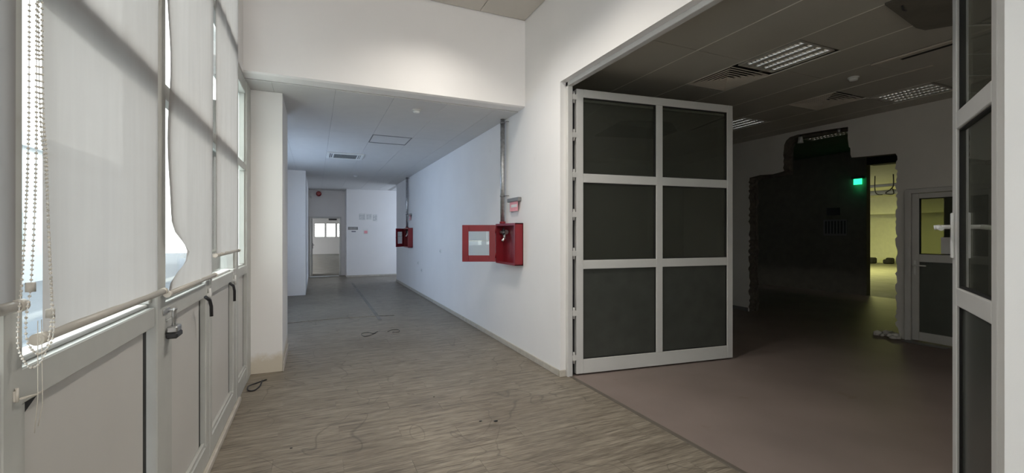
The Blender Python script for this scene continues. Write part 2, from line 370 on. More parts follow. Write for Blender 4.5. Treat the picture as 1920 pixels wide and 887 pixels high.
# side room walls --------------------------------------------------
random.seed(11)
def jag(y, z0, z1, n, amp):
    return [(y+random.uniform(-amp, amp), z0+(z1-z0)*(i+.5)/n+random.uniform(-.01, .01)) for i in range(n)]
outline = [(-2, 0), (-2, 3.5), (12.1, 3.5), (12.1, 0), (5.93, 0)]
outline += jag(5.93, .02, 2.55, 60, .022)
outline += [(5.92, 2.575), (5.7, 2.60), (5.45, 2.585), (5.26, 2.61)]
outline += [(5.245+random.uniform(-.012, .012), 2.62+.055*i) for i in range(8)]
outline += [(5.235, 3.08), (5.20, 3.15), (5.13, 3.20), (5.0, 3.215), (4.85, 3.21), (4.6, 3.20), (4.4, 3.19), (4.2, 3.175), (4.205, 3.0), (4.19, 2.86), (4.17, 2.84), (4.165, 2.73), (4.15, 2.685)]
outline += [(3.9, 2.67), (3.58, 2.655)]
outline += jag(3.57, 2.63, .16, 60, .018)
outline += [(3.55, .14), (3.53, .05), (3.53, 0)]
outline += [(3.455, 0), (3.455, 2.125), (2.45, 2.125), (2.45, 0)]
tag(MB().prism(outline, 7.65, 7.80, 'x', 0, 1).build('wall_side_room', ['dwall', 'brick']), 'grey plastered wall of the side room with a rough broken-out opening', 'wall', kind='structure')
# raw inner layer seen as a thin rim behind the plaster (broken opening)
tag(MB().prism([(5.90, 0)]+jag(5.90, .02, 2.5, 22, .022)+[(5.89, 2.53), (5.22, 2.56), (5.205, 3.03), (5.17, 3.11), (5.10, 3.165), (4.6, 3.16), (4.2, 3.14), (4.2, 3.4), (6.3, 3.4), (6.3, 0)], 7.80, 7.86, 'x').build('trim_3', 'brick'), 'raw masonry edge of the broken-out opening', 'masonry', kind='structure')
setting('wall_side_room_back', 'dwall', (2.47, 7.65, 8.6, 8.75, 0, 3.4), 'back wall of the dark side room', 'wall')
setting('wall_side_room_front', 'dwall', (2.47, 7.8, -2.15, -2.0, 0, 3.4), 'front wall of the dark side room', 'wall')
mb = MB(); mb.box(7.63, 7.65, 5.95, 8.6, 0, .07, bev=.004).box(7.63, 7.65, -2, 2.44, 0, .07, bev=.004)
tag(mb.build('baseboard_side_room', 'grey'), 'grey skirting of the side room wall', 'skirting', kind='structure')
# dark space beyond the broken opening
dk = setting('ceiling', 'dark_matte', (7.8, 12.2, -1.0, 12.0, 3.54, 3.6), 'dark ceiling behind the broken-out opening', 'ceiling')
setting('wall_behind_opening', 'dark_matte', (12.2, 12.35, 6.29, 12.0, 0, 3.6), 'dark wall seen through the broken-out opening', 'wall')
setting('wall_behind_opening', 'dark_matte', (7.8, 12.35, 12.0, 12.15, 0, 3.6), 'dark side wall deep behind the broken-out opening', 'wall')
setting('wall_behind_opening', 'dark_matte', (7.8, 12.35, -1.15, -1.0, 0, 3.6), 'dark wall of the space behind the glazed side door', 'wall')
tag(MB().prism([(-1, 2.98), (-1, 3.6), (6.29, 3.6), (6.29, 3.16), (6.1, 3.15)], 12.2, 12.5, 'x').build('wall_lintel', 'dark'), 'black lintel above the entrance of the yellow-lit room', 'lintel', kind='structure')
# yellow room
setting('ceiling', 'yellow', (12.5, 27.0, -1.0, 16.0, 3.3, 3.4), 'cream ceiling of the yellow-lit room', 'ceiling')
setting('wall_yellow_room', 'yellow', (26.4, 26.6, -1.0, 16.0, 0, 3.3), 'cream back wall of the yellow-lit room', 'wall')
setting('wall_yellow_room', 'yellow', (12.35, 26.6, 15.9, 16.05, 0, 3.3), 'cream left wall of the yellow-lit room', 'wall')
setting('wall_yellow_room', 'yellow', (12.35, 26.6, -1.15, -1.0, 0, 3.3), 'cream right wall of the yellow-lit room', 'wall')
setting('wall_yellow_room_beam', 'yellow', (25.3, 26.4, -1.0, 15.9, 2.45, 3.3), 'cream beam along the back of the yellow-lit room', 'beam')
setting('wall_dividing', 'dwall', (12.2, 12.35, -1.0, 4.85, 0, 2.97), 'dark dividing wall right of the yellow-lit room entrance', 'wall')

# column and its skirting
tag(MB().box(-.645, -.32, 5.42, 6.4, 0, SOF, bev=.004).build('wall_column', 'column'), 'white column at the end of the blinds with peeling paint at its foot', 'column', kind='structure')
mb = MB(); mb.box(-.32, -.306, 5.41, 6.4, 0, .085, bev=.003)
tag(mb.build('baseboard_column', 'base'), 'beige skirting on the right side of the white column', 'skirting', kind='structure')
# far end
setting('wall_left', 'wall', (-.9, -.20, 12.0, 17.0, 0, SOF+.01), 'white wall block on the left beyond the column', 'wall')
poly = [(-.95, 0), (-.95, SOF+.01), (1.05, SOF+.01), (1.05, 0), (.87, 0), (.87, 2.1), (-.19, 2.1), (-.19, 0)]
tag(MB().prism(poly, 17.0, 17.15, 'y').build('wall_far', 'wall'), 'white wall around the far doorway', 'wall', kind='structure')
setting('wall_far', 'wall', (1.0, 5.0, 16.2, 17.15, 0, SOF+.01), 'white far wall with the plaque and pinned drawings', 'wall')
setting('wall_far_right', 'wall', (5.0, 5.1, 14.2, 17.2, 0, SOF+.01), 'white wall closing the far end on the right', 'wall')
setting('wall_far_return', 'wall', (2.47, 5.1, 14.1, 14.2, 0, SOF+.01), 'white return wall at the end of the right wall', 'wall')
tag(MB().box(1.0, 5, 16.186, 16.2, 0, .06, bev=.003).build('baseboard_far', 'base'), 'beige skirting of the far wall', 'skirting', kind='structure')
# room beyond
setting('ceiling', 'wall', (-3, 5, 17.15, 35.2, 3.0, 3.1), 'ceiling of the room beyond the far doorway', 'ceiling')
poly = [(-3, 0), (-3, 3), (5, 3), (5, 0)]
y0 = 35.0
mb = MB()
for a in [(-3, 5, 0, 1.22), (-3, 5, 2.25, 3.0), (-3, 0.0, 1.22, 2.25), (.68, .76, 1.22, 2.25), (1.41, 1.5, 1.22, 2.25), (2.1, 5, 1.22, 2.25)]: mb.box(a[0], a[1], y0, y0+.15, a[2], a[3])
tag(mb.build('wall_end', 'wall'), 'white end wall of the room beyond the far doorway', 'wall', kind='structure')
setting('wall_end_right', 'wall', (5, 5.1, 17.15, 35.2, 0, 3.0), 'right wall of the room beyond the far doorway', 'wall')
mb = MB(); mb.box(-3.1, -3, 17.15, 35.2, 0, .8).box(-3.1, -3, 17.15, 35.2, 2.6, 3.0)
for yy in (17.2, 21, 25, 29, 33): mb.box(-3.1, -3, yy, yy+.6, .8, 2.6)  # unseen openings added to light the room beyond
tag(mb.build('wall_end_left', 'wall'), 'left wall of the room beyond the far doorway, openings added for light', 'wall', kind='structure')
for k, (a, b) in enumerate([(0, .68), (.76, 1.41), (1.5, 2.1)]):
    wn = thing('window_%d' % (k+10), ((a+b)/2, 35.05, 1.22), ['left', 'middle', 'right'][k]+' louvred window on the end wall seen through the far doorway', 'window', kind='structure')
    mb = MB()
    for q in [(a, b, 1.22, 1.25), (a, b, 2.22, 2.25), (a, a+.03, 1.25, 2.22), (b-.03, b, 1.25, 2.22)]: mb.box(q[0], q[1], 35.0, 35.08, q[2], q[3])
    mb.build('frame', 'alu', wn)
    for i in range(6):
        MB().box(a+.03, b-.03, 35.02, 35.035, 1.26+.16*i+.012, 1.26+.16*(i+1)).build('pane', 'glass', wn)
        MB().box(a+.03, b-.03, 35.0, 35.05, 1.25+.16*i, 1.27+.16*i).build('slat', 'grey', wn)
# far doorway frame and door leaf
fd = thing('door_1', (.34, 17, 0), 'white framed far doorway with its door leaf swung open', 'doorway', kind='structure')
box('frame', 'alu', (-.19, -.13, 16.97, 17.17, 0, 2.1), fd, .004); box('frame', 'alu', (.81, .87, 16.97, 17.17, 0, 2.1), fd, .004); box('frame', 'alu', (-.13, .81, 16.97, 17.17, 2.04, 2.1), fd, .004)
box('closer', 'black', (.45, .72, 16.93, 16.97, 1.97, 2.03), fd, .004)
dl = box('door_leaf', 'alu', (-.12, -.07, 17.17, 18.0, .01, 2.03), fd, .004)
MB().box(-.07, -.055, 17.85, 17.9, .95, 1.15).tube([(-.055, 17.875, 1.08), (-.02, 17.875, 1.08), (-.02, 17.76, 1.08)], .01, 8).build('door_handle', 'black', dl)

# back of the tall front part; unseen opening added to let in light
mb = MB(); mb.box(-.9, -.5, -7.1, -7.0, 0, 4.3).box(2.2, 2.47, -7.1, -7.0, 0, 4.3).box(-.5, 2.2, -7.1, -7.0, 0, .6).box(-.5, 2.2, -7.1, -7.0, 3.8, 4.3)
tag(mb.build('wall_back', 'wall'), 'white wall behind the camera with an opening added for light', 'wall', kind='structure')

# outside
setting('ground', 'ground', (-40, XL-.3, -15, 45, -.25, -.12), 'pale bluish paving outside the windows', 'ground')
setting('ground', 'ground', (XL-.3, 20, 35.3, 70, -.25, -.12), 'paving beyond the end wall', 'ground')
b = thing('building', (-9, 5, -.12), 'pale low building across the paving outside the left windows', 'building')
box('wall', 'facade', (-14, -8.6, -14, 30, -.12, 4.3), b)
box('roof', 'facade', (-14.2, -8.4, -14.2, 30.2, 4.3, 4.75), b)
for i in range(7): box('window', 'glass', (-8.64, -8.585, -10+i*5.5, -8+i*5.5, 1.0, 2.6), b, .01)

# ================================================================== LEFT GLAZING
def bay(n, y0, y1, near_post, right_st, label, topz=HI, upper=True, trans=2.125):
    """one module of the glazed left wall between y0 (post start) and y1"""
    wdw = thing('window_%d' % n, (XL-.05, (y0+y1)/2, 0), label, 'window', kind='structure')
    ya = y0+near_post
    box('post', 'alu2', (XL-.12, XL, y0, ya, 0, topz), wdw, .004)
    yb = y1-right_st                                   # the sash stile before the next post
    # bottom rail / kerb
    box('bottom_rail', 'alu2', (XL-.10, XL-.004, ya, y1, 0, .16), wdw, .005)
    box('bottom_bead', 'alu2', (XL-.03, XL-.012, ya, yb, .16, .185), wdw, .003)
    box('panel', 'panel', (XL-.055, XL-.030, ya+.03, yb-.052, .18, 1.105), wdw, .002)
    box('stile', 'alu2', (XL-.08, XL-.010, ya+.001, ya+.032, .16, 1.10), wdw, .003)
    box('gasket', 'gasket', (XL-.06, XL-.034, yb-.056, yb+.001, .17, 1.10), wdw)
    if right_st > .02: box('stile', 'alu2', (XL-.09, XL-.002, yb, y1, .16, 1.20), wdw, .004)
    box('middle_rail', 'alu2', (XL-.09, XL-.004, ya, yb+.001, 1.10, 1.185), wdw, .004)
    box('sill_bead', 'alu', (XL-.085, XL-.03, ya+.01, yb, 1.185, 1.20), wdw, .003)
    box('pane_frame', 'alu2', (XL-.085, XL-.02, ya, ya+.018, 1.19, trans), wdw, .003)
    box('pane_frame', 'alu2', (XL-.085, XL-.02, y1-.03, y1-.001, 1.20, trans), wdw, .003)
    box('transom', 'alu2', (XL-.062, XL-.01, ya, y1, trans, trans+.07), wdw, .004)
    box('pane', 'glass' if topz > 3.5 else 'milky', (XL-.072, XL-.066, ya+.01, y1-.02, 1.19, trans+.01), wdw)
    if topz > 3.5:
        box('transom', 'alu2', (XL-.062, XL-.01, ya, y1, 3.05, 3.12), wdw, .004)
        box('pane', 'glass', (XL-.072, XL-.066, ya+.004, y1-.004, trans+.0, 3.12), wdw)
        box('pane', 'glass', (XL-.072, XL-.066, ya+.004, y1-.004, 3.12, topz-.05), wdw)
        box('top_rail', 'alu2', (XL-.11, XL-.01, ya, y1, topz-.07, topz), wdw, .004)
    else:
        box('pane', 'milky', (XL-.072, XL-.066, ya+.004, y1-.02, trans+.01, topz-.1), wdw)
        box('pane_frame', 'alu2', (XL-.085, XL-.02, y1-.03, y1-.001, trans+.09, topz-.1), wdw, .003)
        box('top_rail', 'alu2', (XL-.11, XL-.01, ya, y1, topz-.13, topz), wdw, .004)
    return wdw
bay(1, -7.0, -3.2, .07, 0, 'glazed bay behind the camera on the left')
bay(2, -3.2, -.75, .07, 0, 'second glazed bay behind the camera on the left')
bay(3, -.75, .28, .07, 0, 'glazed bay beside the camera on the left')
bay(4, .28, 1.33, .07, .07, 'window bay behind the nearest blind at the left picture edge')
bay(5, 1.33, 2.37, .075, .02, 'window bay with the large nearest infill panel behind the widest blind')
w6 = bay(6, 2.37, 3.42, .115, .10, 'window bay with the padlock on its left post')
w7 = bay(7, 3.42, 4.49, .07, .15, 'window bay left of the last post with the short blind')
w8 = bay(8, 4.49, 5.14, .10, 0, 'narrow unblinded window beside the white column', topz=SOF)
tag(box('trim_4', 'alu2', (XL-.12, XL, 5.14, 5.42, 0, SOF), None, .004), 'wide white frame post between the narrow window and the column', 'post', kind='structure')
# stiles of leaf edges (second stile strip at the padlock post)
box('stile', 'alu2', (XL-.08, XL-.004, 2.485, 2.60, .16, 1.10), w6, .004)
# black pull handles on the leaves
MB().tube([(XL+.03, 3.13, 1.125), (XL+.045, 3.165, 1.10), (XL+.05, 3.18, 1.06), (XL+.05, 3.185, 1.0)], .010, 8).build('pull_handle', 'black', w6)
MB().tube([(XL+.02, 4.02, 1.115), (XL+.04, 4.05, 1.09), (XL+.045, 4.06, 1.05), (XL+.045, 4.065, .97)], .010, 8).build('pull_handle', 'black', w7)
# translucent latch and hinge on the first post
MB().box(XL, XL+.004, 1.365, 1.38, 1.12, 1.145, bev=.001).tube([(XL+.004, 1.372, 1.118), (XL+.004, 1.372, 1.15)], .0035, 10).tube([(XL+.010, 1.372, 1.125), (XL+.012, 1.43, 1.115), (XL+.008, 1.47, 1.112)], .0025, 6).build('latch', 'plastic', bpy.data.objects['window_5'])
MB().prism([(1.44, 1.098), (1.52, 1.098), (1.44, 1.06)], XL-.029, XL-.02, 'x').build('torn_gasket', 'gasket', bpy.data.objects['window_5'])
for yy in (3.37, 4.36):
    MB().tube([(XL+.007, yy, 1.07), (XL+.007, yy, 1.15)], .009, 8).box(XL-.006, XL+.008, yy-.03, yy+.06, 1.10, 1.12).build('hinge', 'alu', w6 if yy < 4 else w7)
# kerb running along the foot of the glazing
mb = MB(); mb.box(XL-.004, XL+.022, -7.0, 4.60, 0, .045, bev=.006)
tag(mb.build('baseboard_left', 'base'), 'dusty kerb strip along the foot of the left glazing', 'skirting', kind='structure')
tag(MB().box(-1.3, -1.0, 6.4, 12.0, 0, 1.3).box(-1.3, -1.0, 6.4, 12.0, 2.35, SOF+.1).box(-1.3, -1.0, 6.4, 7.6, 1.3, 2.35).box(-1.3, -1.0, 10.6, 12.0, 1.3, 2.35).box(-1.3, -.9, 6.4, 6.55, 0, SOF+.1).box(-1.3, -.2, 11.9, 12.0, 0, SOF+.01).build('wall_left_recess', 'wall'), 'window wall of the recess behind the column', 'wall', kind='structure')
tag(box('window_9', 'milky', (-1.2, -1.19, 7.6, 10.6, 1.3, 2.35)), 'milky pane added unseen in the recess behind the column to soften the sun', 'window', kind='structure')  # added pane diffusing the sun before it reaches the corridor floor
setting('floor', 'floor', (-1.3, XL-.05, 5.42, 12, -.06, 0), 'floor of the recess behind the column', 'floor')
setting('ceiling', 'ceil', (-1.3, -.9, 6.4, 12, SOF, SOF+.1), 'ceiling of the recess behind the column', 'ceiling')

# padlock ---------------------------------------------------------
pk = thing('padlock', (XL+.03, 2.50, 1.02), 'grey padlock with a black base hanging on the post between the second and third blind', 'padlock')
MB().box(XL+.004, XL+.046, 2.475, 2.555, 1.045, 1.075, bev=.006).build('body', 'steel', pk)
MB().box(XL+.002, XL+.048, 2.470, 2.560, 1.02, 1.047, bev=.006).build('base_cover', 'black', pk)
MB().tube([(XL+.025, 2.492, 1.07), (XL+.025, 2.492, 1.13)]+[(XL+.025, 2.513-.021*math.cos(a*PI/6), 1.13+.021*math.sin(a*PI/6)) for a in range(1, 6)]+[(XL+.025, 2.534, 1.13), (XL+.025, 2.534, 1.07)], .0045, 8).build('shackle', 'steel', pk)
hp = thing('hasp', (XL, 2.49, 1.14), 'small steel hasp screwed to the post above the padlock', 'hasp')
MB().box(XL, XL+.006, 2.44, 2.53, 1.135, 1.16, bev=.002).build('plate', 'steel', hp)
MB().tube([(XL+.004, 2.50, 1.145), (XL+.022, 2.505, 1.148), (XL+.034, 2.52, 1.148)], .004, 8).build('staple', 'steel', hp)

# blinds ----------------------------------------------------------
def blind(y0, y1, z0, x, label, left_curl=None, folds=(), bar_ext=.01, n=40, bar_r=None):
    t = thing('roller_blind', (x, (y0+y1)/2, z0), label, 'blind', 'roller blinds on the left glazing')
    mb = MB(); vs = []; fs = []; nz = 60; z1 = HI-.10
    for j in range(nz+1):
        z = z0+(z1-z0)*j/nz
        for i in range(n+1):
            u = i/n; yy = y0+(y1-y0)*u; dx = .0
            if left_curl:
                a = math.exp(-((z-left_curl[0])/left_curl[1])**2)*left_curl[2]*(1-u)**4
                yy += a; dx += a*.35
                dx += .006*math.sin(z*9+u*2)*(1-u)**3
            for (fu, wd, am) in folds: dx += am*math.exp(-((u-fu-.03*(z-2))/wd)**2)
            dx += .0022*math.sin(u*9+z*1.3)+.0015*math.sin(u*23+z*.7)
            vs.append((x+dx, yy, z))
    W = n+1
    for j in range(nz):
        for i in range(n): fs.append((j*W+i, j*W+i+1, (j+1)*W+i+1, (j+1)*W+i))
    mb.add(vs, fs, 0, True); mb.build('fabric', 'blind', t)
    if bar_r: y1 = bar_r-.01
    bar = MB().tube([(x, y0-bar_ext, z0), (x, y1+bar_ext, z0)], .0125, 14).build('bottom_bar', 'bar', t)
    MB().tube([(x, y0-bar_ext-.008, z0), (x, y0-bar_ext+.02, z0)], .0145, 14).tube([(x, y0-bar_ext-.010, z0), (x, y0-bar_ext-.004, z0)], .009, 12).build('end_cap', 'plastic', bar)
    MB().tube([(x, y1+bar_ext-.02, z0), (x, y1+bar_ext+.006, z0)], .0145, 14).build('end_cap', 'plastic', bar)
    MB().tube([(x, y0-.01, HI-.08), (x, y1+.01, HI-.08)], .032, 16).build('roller', 'bar', t)
    return t
blind(-.68, .27, 1.30, -.598, 'off-white roller blind added beside the camera to cut light, outside the picture on the left')  # added out of view to cut daylight on the near jamb
blind(.35, 1.335, 1.34, -.598, 'off-white roller blind cut by the left picture edge')
blind(1.425, 2.30, 1.25, -.598, 'broad off-white roller blind second from the left, smooth and fully lowered', bar_r=2.375)
blind(2.435, 3.37, 1.23, -.598, 'off-white roller blind third from the left with a curled left edge', left_curl=(1.40, .085, .135), folds=((.66, .02, .008), (.98, .03, .006)), bar_r=3.45)
blind(3.47, 4.40, 1.355, -.598, 'short creased roller blind, last before the white column', folds=((.12, .02, .012), (.30, .03, .014), (.55, .04, .006)), bar_r=4.45)

def chain(pts, label, knob):
    t = thing('bead_chain', (-.57, 1.35, 1.2), label, 'bead chain', 'bead chains of the blinds')
    P = [Vector((p[0]*1.14, p[1]*1.14, 1.5+(p[2]-1.5)*1.14 if p[2] < 3 else 4.0)) for p in pts]; Q = []
    knob = (knob[0]*1.14, knob[1]*1.14, 1.5+(knob[2]-1.5)*1.14)
    for i in range(len(P)-1):                                # catmull-rom
        a, b, c, d = P[max(i-1, 0)], P[i], P[i+1], P[min(i+2, len(P)-1)]
        m = max(2, int((c-b).length/.004))
        for k in range(m):
            u = k/m; Q.append(.5*((2*b)+(c-a)*u+(2*a-5*b+4*c-d)*u*u+(3*b-a-3*c+d)*u**3))
    mb = MB(); acc = 0; last = Q[0]; mb.sphere(last, .0031, 1)
    for q in Q[1:]:
        acc += (q-last).length; last = q
        if acc >= .0088: mb.sphere(q, .0031, 1); acc = 0
    o = mb.build('beads', 'plastic', t); o['kind'] = 'stuff'
    MB().tube(Q[::4], .0008, 5).build('cord', 'white', t)
    MB().tube([(knob[0], knob[1], knob[2]-.010), (knob[0], knob[1], knob[2]+.010)], .0085, 10).build('connector', 'bar', t)
chain([(-.50, 1.165, 4.0), (-.50, 1.153, 1.95), (-.50, 1.148, 1.64), (-.50, 1.130, 1.42), (-.50, 1.118, 1.34), (-.50, 1.120, 1.285), (-.50, 1.155, 1.243), (-.50, 1.195, 1.245), (-.50, 1.222, 1.285), (-.50, 1.231, 1.38), (-.50, 1.21, 1.62), (-.50, 1.183, 1.95), (-.50, 1.18, 4.0)],
      'outer loop of white bead chain hanging lowest beside the second blind', (-.50, 1.226, 1.335))
chain([(-.485, 1.155, 4.0), (-.485, 1.142, 1.95), (-.485, 1.140, 1.64), (-.485, 1.125, 1.42), (-.485, 1.108, 1.345), (-.485, 1.112, 1.30), (-.485, 1.145, 1.270), (-.485, 1.185, 1.275), (-.485, 1.203, 1.31), (-.485, 1.190, 1.42), (-.485, 1.175, 1.65), (-.485, 1.160, 1.95), (-.485, 1.168, 4.0)],
      'inner loop of white bead chain with its end just above the lower one', (-.485, 1.122, 1.40))
tag(MB().tube([(-.58, 1.37, 1.30), (-.58, 1.37, 1.12), (-.59, 1.38, 1.04)], .0008, 5).tube([(-.58, 1.385, 1.30), (-.58, 1.39, 1.10), (-.59, 1.395, 1.05)], .0008, 5).build('cord', 'plastic'), 'thin clear cord dangling under the bead chains', 'cord')

# cable loop on floor
def spl(pts, m=6):
    P = [Vector(p) for p in pts]; Q = []
    for i in range(len(P)-1):
        a, b, c, d = P[max(i-1, 0)], P[i], P[i+1], P[min(i+2, len(P)-1)]
        for k in range(m):
            u = k/m; Q.append(.5*((2*b)+(c-a)*u+(2*a-5*b+4*c-d)*u*u+(3*b-a-3*c+d)*u**3))
    return Q+[P[-1]]
tag(MB().tube(spl([(-.45, 5.16, .006), (-.53, 5.06, .012), (-.585, 4.96, .02), (-.58, 4.87, .01), (-.53, 4.85, .006), (-.49, 4.96, .008), (-.48, 5.07, .03)]), .0065, 8).build('cable', 'black'), 'short black cable looped on the floor by the column foot', 'cable')
tag(MB().tube(spl([(.88, 7.02, .004), (.80, 6.90, .004), (.74, 7.0, .004), (.64, 6.96, .004), (.65, 6.77, .004), (.73, 6.78, .004), (.84, 6.92, .004)]), .004, 6).build('wire', 'black'), 'thin dark wire curled in the middle of the corridor floor', 'wire')
tag(MB().tube(spl([(1.02, 6.95, .004), (1.10, 7.04, .004), (1.19, 7.0, .004), (1.17, 6.86, .004), (1.08, 6.88, .004)]), .004, 6).build('wire', 'black'), 'small hooked wire on the floor right of the curled one', 'wire')
for (x, y, r, l) in [(1.21, 3.33, .012, 'left of two small dark crumbs in the middle of the near floor'), (1.32, 3.28, .016, 'right, larger of two dark crumbs in the middle of the near floor'), (1.0, 4.0, .008, 'tiny dark chip on the floor beyond the two crumbs'), (-.15, 3.45, .009, 'small dark chip on the near floor left of the crumbs')]:
    tag(MB().sphere((x, y, r*.3), r, 1, sc=(1.2, .8, .3)).build('crumb', 'black'), l, 'debris', 'dark crumbs on the vinyl floor')

# ================================================================== FIRE CABINETS, PIPES, SIGNS
def cabinet(y0, y1, z0, z1, xf, label, open_dir, pipe_y, plabel):
    t = thing('fire_hose_cabinet', (XR, (y0+y1)/2, z0), label, 'fire cabinet', 'red fire hose cabinets on the right wall')
    mb = MB(); th = .012
    mb.box(XR-.008, XR, y0, y1, z0, z1)                       # back
    mb.box(xf, XR, y0, y0+th, z0, z1).box(xf, XR, y1-th, y1, z0, z1).box(xf, XR, y0, y1, z0, z0+th).box(xf, XR, y0, y1, z1-th, z1)
    mb.build('body', 'red', t)
    f = .03; mb = MB()
    mb.box(xf-.004, xf+.004, y0, y0+f, z0, z1, bev=.001).box(xf-.004, xf+.004, y1-f, y1, z0, z1, bev=.001).box(xf-.004, xf+.004, y0+f, y1-f, z0, z0+f, bev=.001).box(xf-.004, xf+.004, y0+f, y1-f, z1-f, z1, bev=.001)
    mb.build('front_rim', 'red', t)
    # hydrant valve inside
    v = MB(); cy = y1-.16; cz = z1-.11; cx = (xf+XR)/2+.01
    v.tube([(cx, y1-.03, cz), (cx, cy+.02, cz)], .022, 12).tube([(cx, cy+.02, cz), (cx, cy-.05, cz)], [.034, .030], 12).tube([(cx, cy, cz), (cx-.02, cy-.03, cz-.09)], .018, 10)
    v.build('valve', 'steel', t)
    MB().tube([(cx-.03+0*math.cos(a), cy-.02+.045*math.cos(a), cz+.01+.045*math.sin(a)) for a in [i*PI/8 for i in range(16)]], .006, 6, closed=True).tube([(cx-.03, cy-.065, cz+.01), (cx-.03, cy+.025, cz+.01)], .004, 6).tube([(cx-.03, cy-.02, cz-.035), (cx-.03, cy-.02, cz+.055)], .004, 6).tube([(cx, cy-.02, cz+.01), (cx-.04, cy-.02, cz+.01)], .006, 6).build('hand_wheel', 'black', t)
    MB().tube([(cx-.02, cy-.03, cz-.08), (cx-.035, cy-.01, cz-.12)], [.016, .026], 10).build('coupling', 'chrome', t)
    # glazed door, swung open; built flat then rotated about the hinge
    dw, dh = open_dir[1], z1-z0-.03; ang = open_dir[0]
    R_ = Matrix.Translation((xf-.006, y1-.002, z0+.015)) @ Matrix.Rotation(ang, 4, 'Z')
    d = MB(); s_ = .085
    for q in [(0, s_, 0, dh), (dw-s_, dw, 0, dh), (s_, dw-s_, 0, s_), (s_, dw-s_, dh-s_, dh)]: d.box(q[0], q[1], -.009, .009, q[2], q[3], bev=.002)
    door = d.xf(R_).build('door', 'red', t)
    MB().box(s_, dw-s_, -.002, .002, s_, dh-s_).xf(R_).build('pane', 'glass', door)
    MB().box(s_+.01, dw-s_-.01, -.006, -.003, dh*.56, dh*.575).xf(R_).build('glazing_strip', 'plastic', door)
    MB().box(dw-.085, dw-.01, -.02, -.009, dh*.49, dh*.53, bev=.003).tube([(dw-.05, -.009, dh*.51), (dw-.05, -.03, dh*.51)], .012, 8).xf(R_).build('catch', 'black', door)
    MB().box(dw-.075, dw-.02, -.0115, -.0095, dh-.075, dh-.015).xf(R_).build('sticker', 'paper', door)
    for za, zb in ((.05, .11), (dh-.11, dh-.05)): MB().tube([(0, .012, za), (0, .012, zb)], .007, 8).xf(R_).build('hinge', 'red', door)
    # pipe
    p = thing('riser_pipe', (XR-.05, pipe_y, z1), plabel, 'pipe', 'galvanised riser pipes above the cabinets')
    MB().tube([(XR-.05, pipe_y, z1-.002), (XR-.05, pipe_y, SOF)], .030, 16).build('pipe', 'steel', p)
    for zz in (z1+.36, z1+1.34): MB().tube([(XR-.05, pipe_y, zz), (XR-.05, pipe_y, zz+.022)], .034, 16).tube([(XR-.05, pipe_y-.03, zz+.011), (XR-.03, pipe_y-.10, zz+.011), (XR, pipe_y-.10, zz+.011)], .005, 6).build('clamp', 'grey', p)
    MB().tube([(XR-.05, pipe_y, z1), (XR-.05, pipe_y, z1+.03)], .040, 16).build('collar', 'red', p)
cabinet(4.93, 5.56, 1.105, 1.63, XR-.11, 'nearer red fire hose cabinet with its glazed door hanging wide open', (PI-math.radians(24), .45), 5.47, 'thicker looking galvanised riser pipe above the nearer red cabinet')
cabinet(11.65, 12.28, 1.13, 1.65, XR-.12, 'farther red fire hose cabinet deep in the corridor', (PI*1.30, .45), 12.19, 'galvanised riser pipe above the farther red cabinet')
def signlamp(y0, y1, z, label, d=.05):
    t = thing('sign_holder', (XR, (y0+y1)/2, z-.1), label, 'sign', 'pink notices over the fire cabinets')
    MB().box(XR-d, XR, y0, y1, z, z+.05, bev=.006).build('holder', 'grey', t)
    MB().box(XR-d*.7, XR-d*.7+.004, y0+.045, y1-.06, z-.12, z).build('notice', 'pink', t)
    MB().box(XR-d*.7+.012, XR-d*.7+.015, y1-.06, y1-.02, z-.13, z).build('clear_flap', 'plastic', t)
    MB().box(XR-d*.7-.002, XR-d*.7, y0+.06, y1-.10, z-.07, z-.035).build('pictogram', 'paper', t)
signlamp(4.98, 5.32, 1.905, 'grey sign holder with a pink notice above the nearer fire cabinet')
signlamp(11.76, 12.02, 1.98, 'small pink notice above the farther fire cabinet')
for i, (y, z) in enumerate([(11.0, .77), (8.86, 1.14), (10.6, .62)]):
    tag(MB().box(XR-.012, XR, y-.04, y+.04, z-.04, z+.04, bev=.004).tube([(XR-.014, y, z), (XR-.012, y, z)], .012, 8, mi=1).build('wall_socket', ['paper', 'ink']), ['small socket low on the right wall below the far cabinet', 'small switch plate between the two fire cabinets', 'lowest socket on the right wall near the far cabinet'][i], 'socket')

# far wall plaque, drawings, siren
yf = 16.2
pq = thing('door_plaque', (1.2, yf, 1.65), 'grey plaque on the far wall beside the doorway', 'plaque')
MB().box(1.05, 1.37, yf-.012, yf, 1.63, 1.73, bev=.002).build('plate', 'grey', pq)
for k in range(2): MB().box(1.09, 1.33, yf-.0135, yf-.012, 1.652+.036*k, 1.664+.036*k).build('text_line', 'steel', pq)
MB().box(1.16, 1.30, yf-.003, yf, 1.55, 1.59).build('printed_strip', 'ink', pq)
dr = thing('pinned_drawings', (1.7, yf, 1.9), 'faint row of drawings pinned high on the far wall', 'poster')
for k, (a, b_, c, d) in enumerate([(1.40, 1.62, 1.97, 2.20), (1.64, 1.84, 1.98, 2.19), (1.86, 2.02, 1.93, 2.18)]):
    pp = MB().box(a, b_, yf-.002, yf, c, d).build('sheet', 'paper', dr)
    mb = MB()
    for q in range(5): mb.box(a+.02+.03*(q % 3), b_-.02-.02*((q+k) % 3), yf-.003, yf-.002, c+.03+.035*q, c+.036+.035*q)
    mb.box(a+.03, a+.036, yf-.003, yf-.002, c+.03, d-.03).box(b_-.05, b_-.044, yf-.003, yf-.002, c+.05, d-.02)
    mb.build('line_work', 'ink', pp)
cb = thing('call_point', (1.62, yf, 1.5), 'small framed reddish notice on the far wall under the drawings', 'notice')
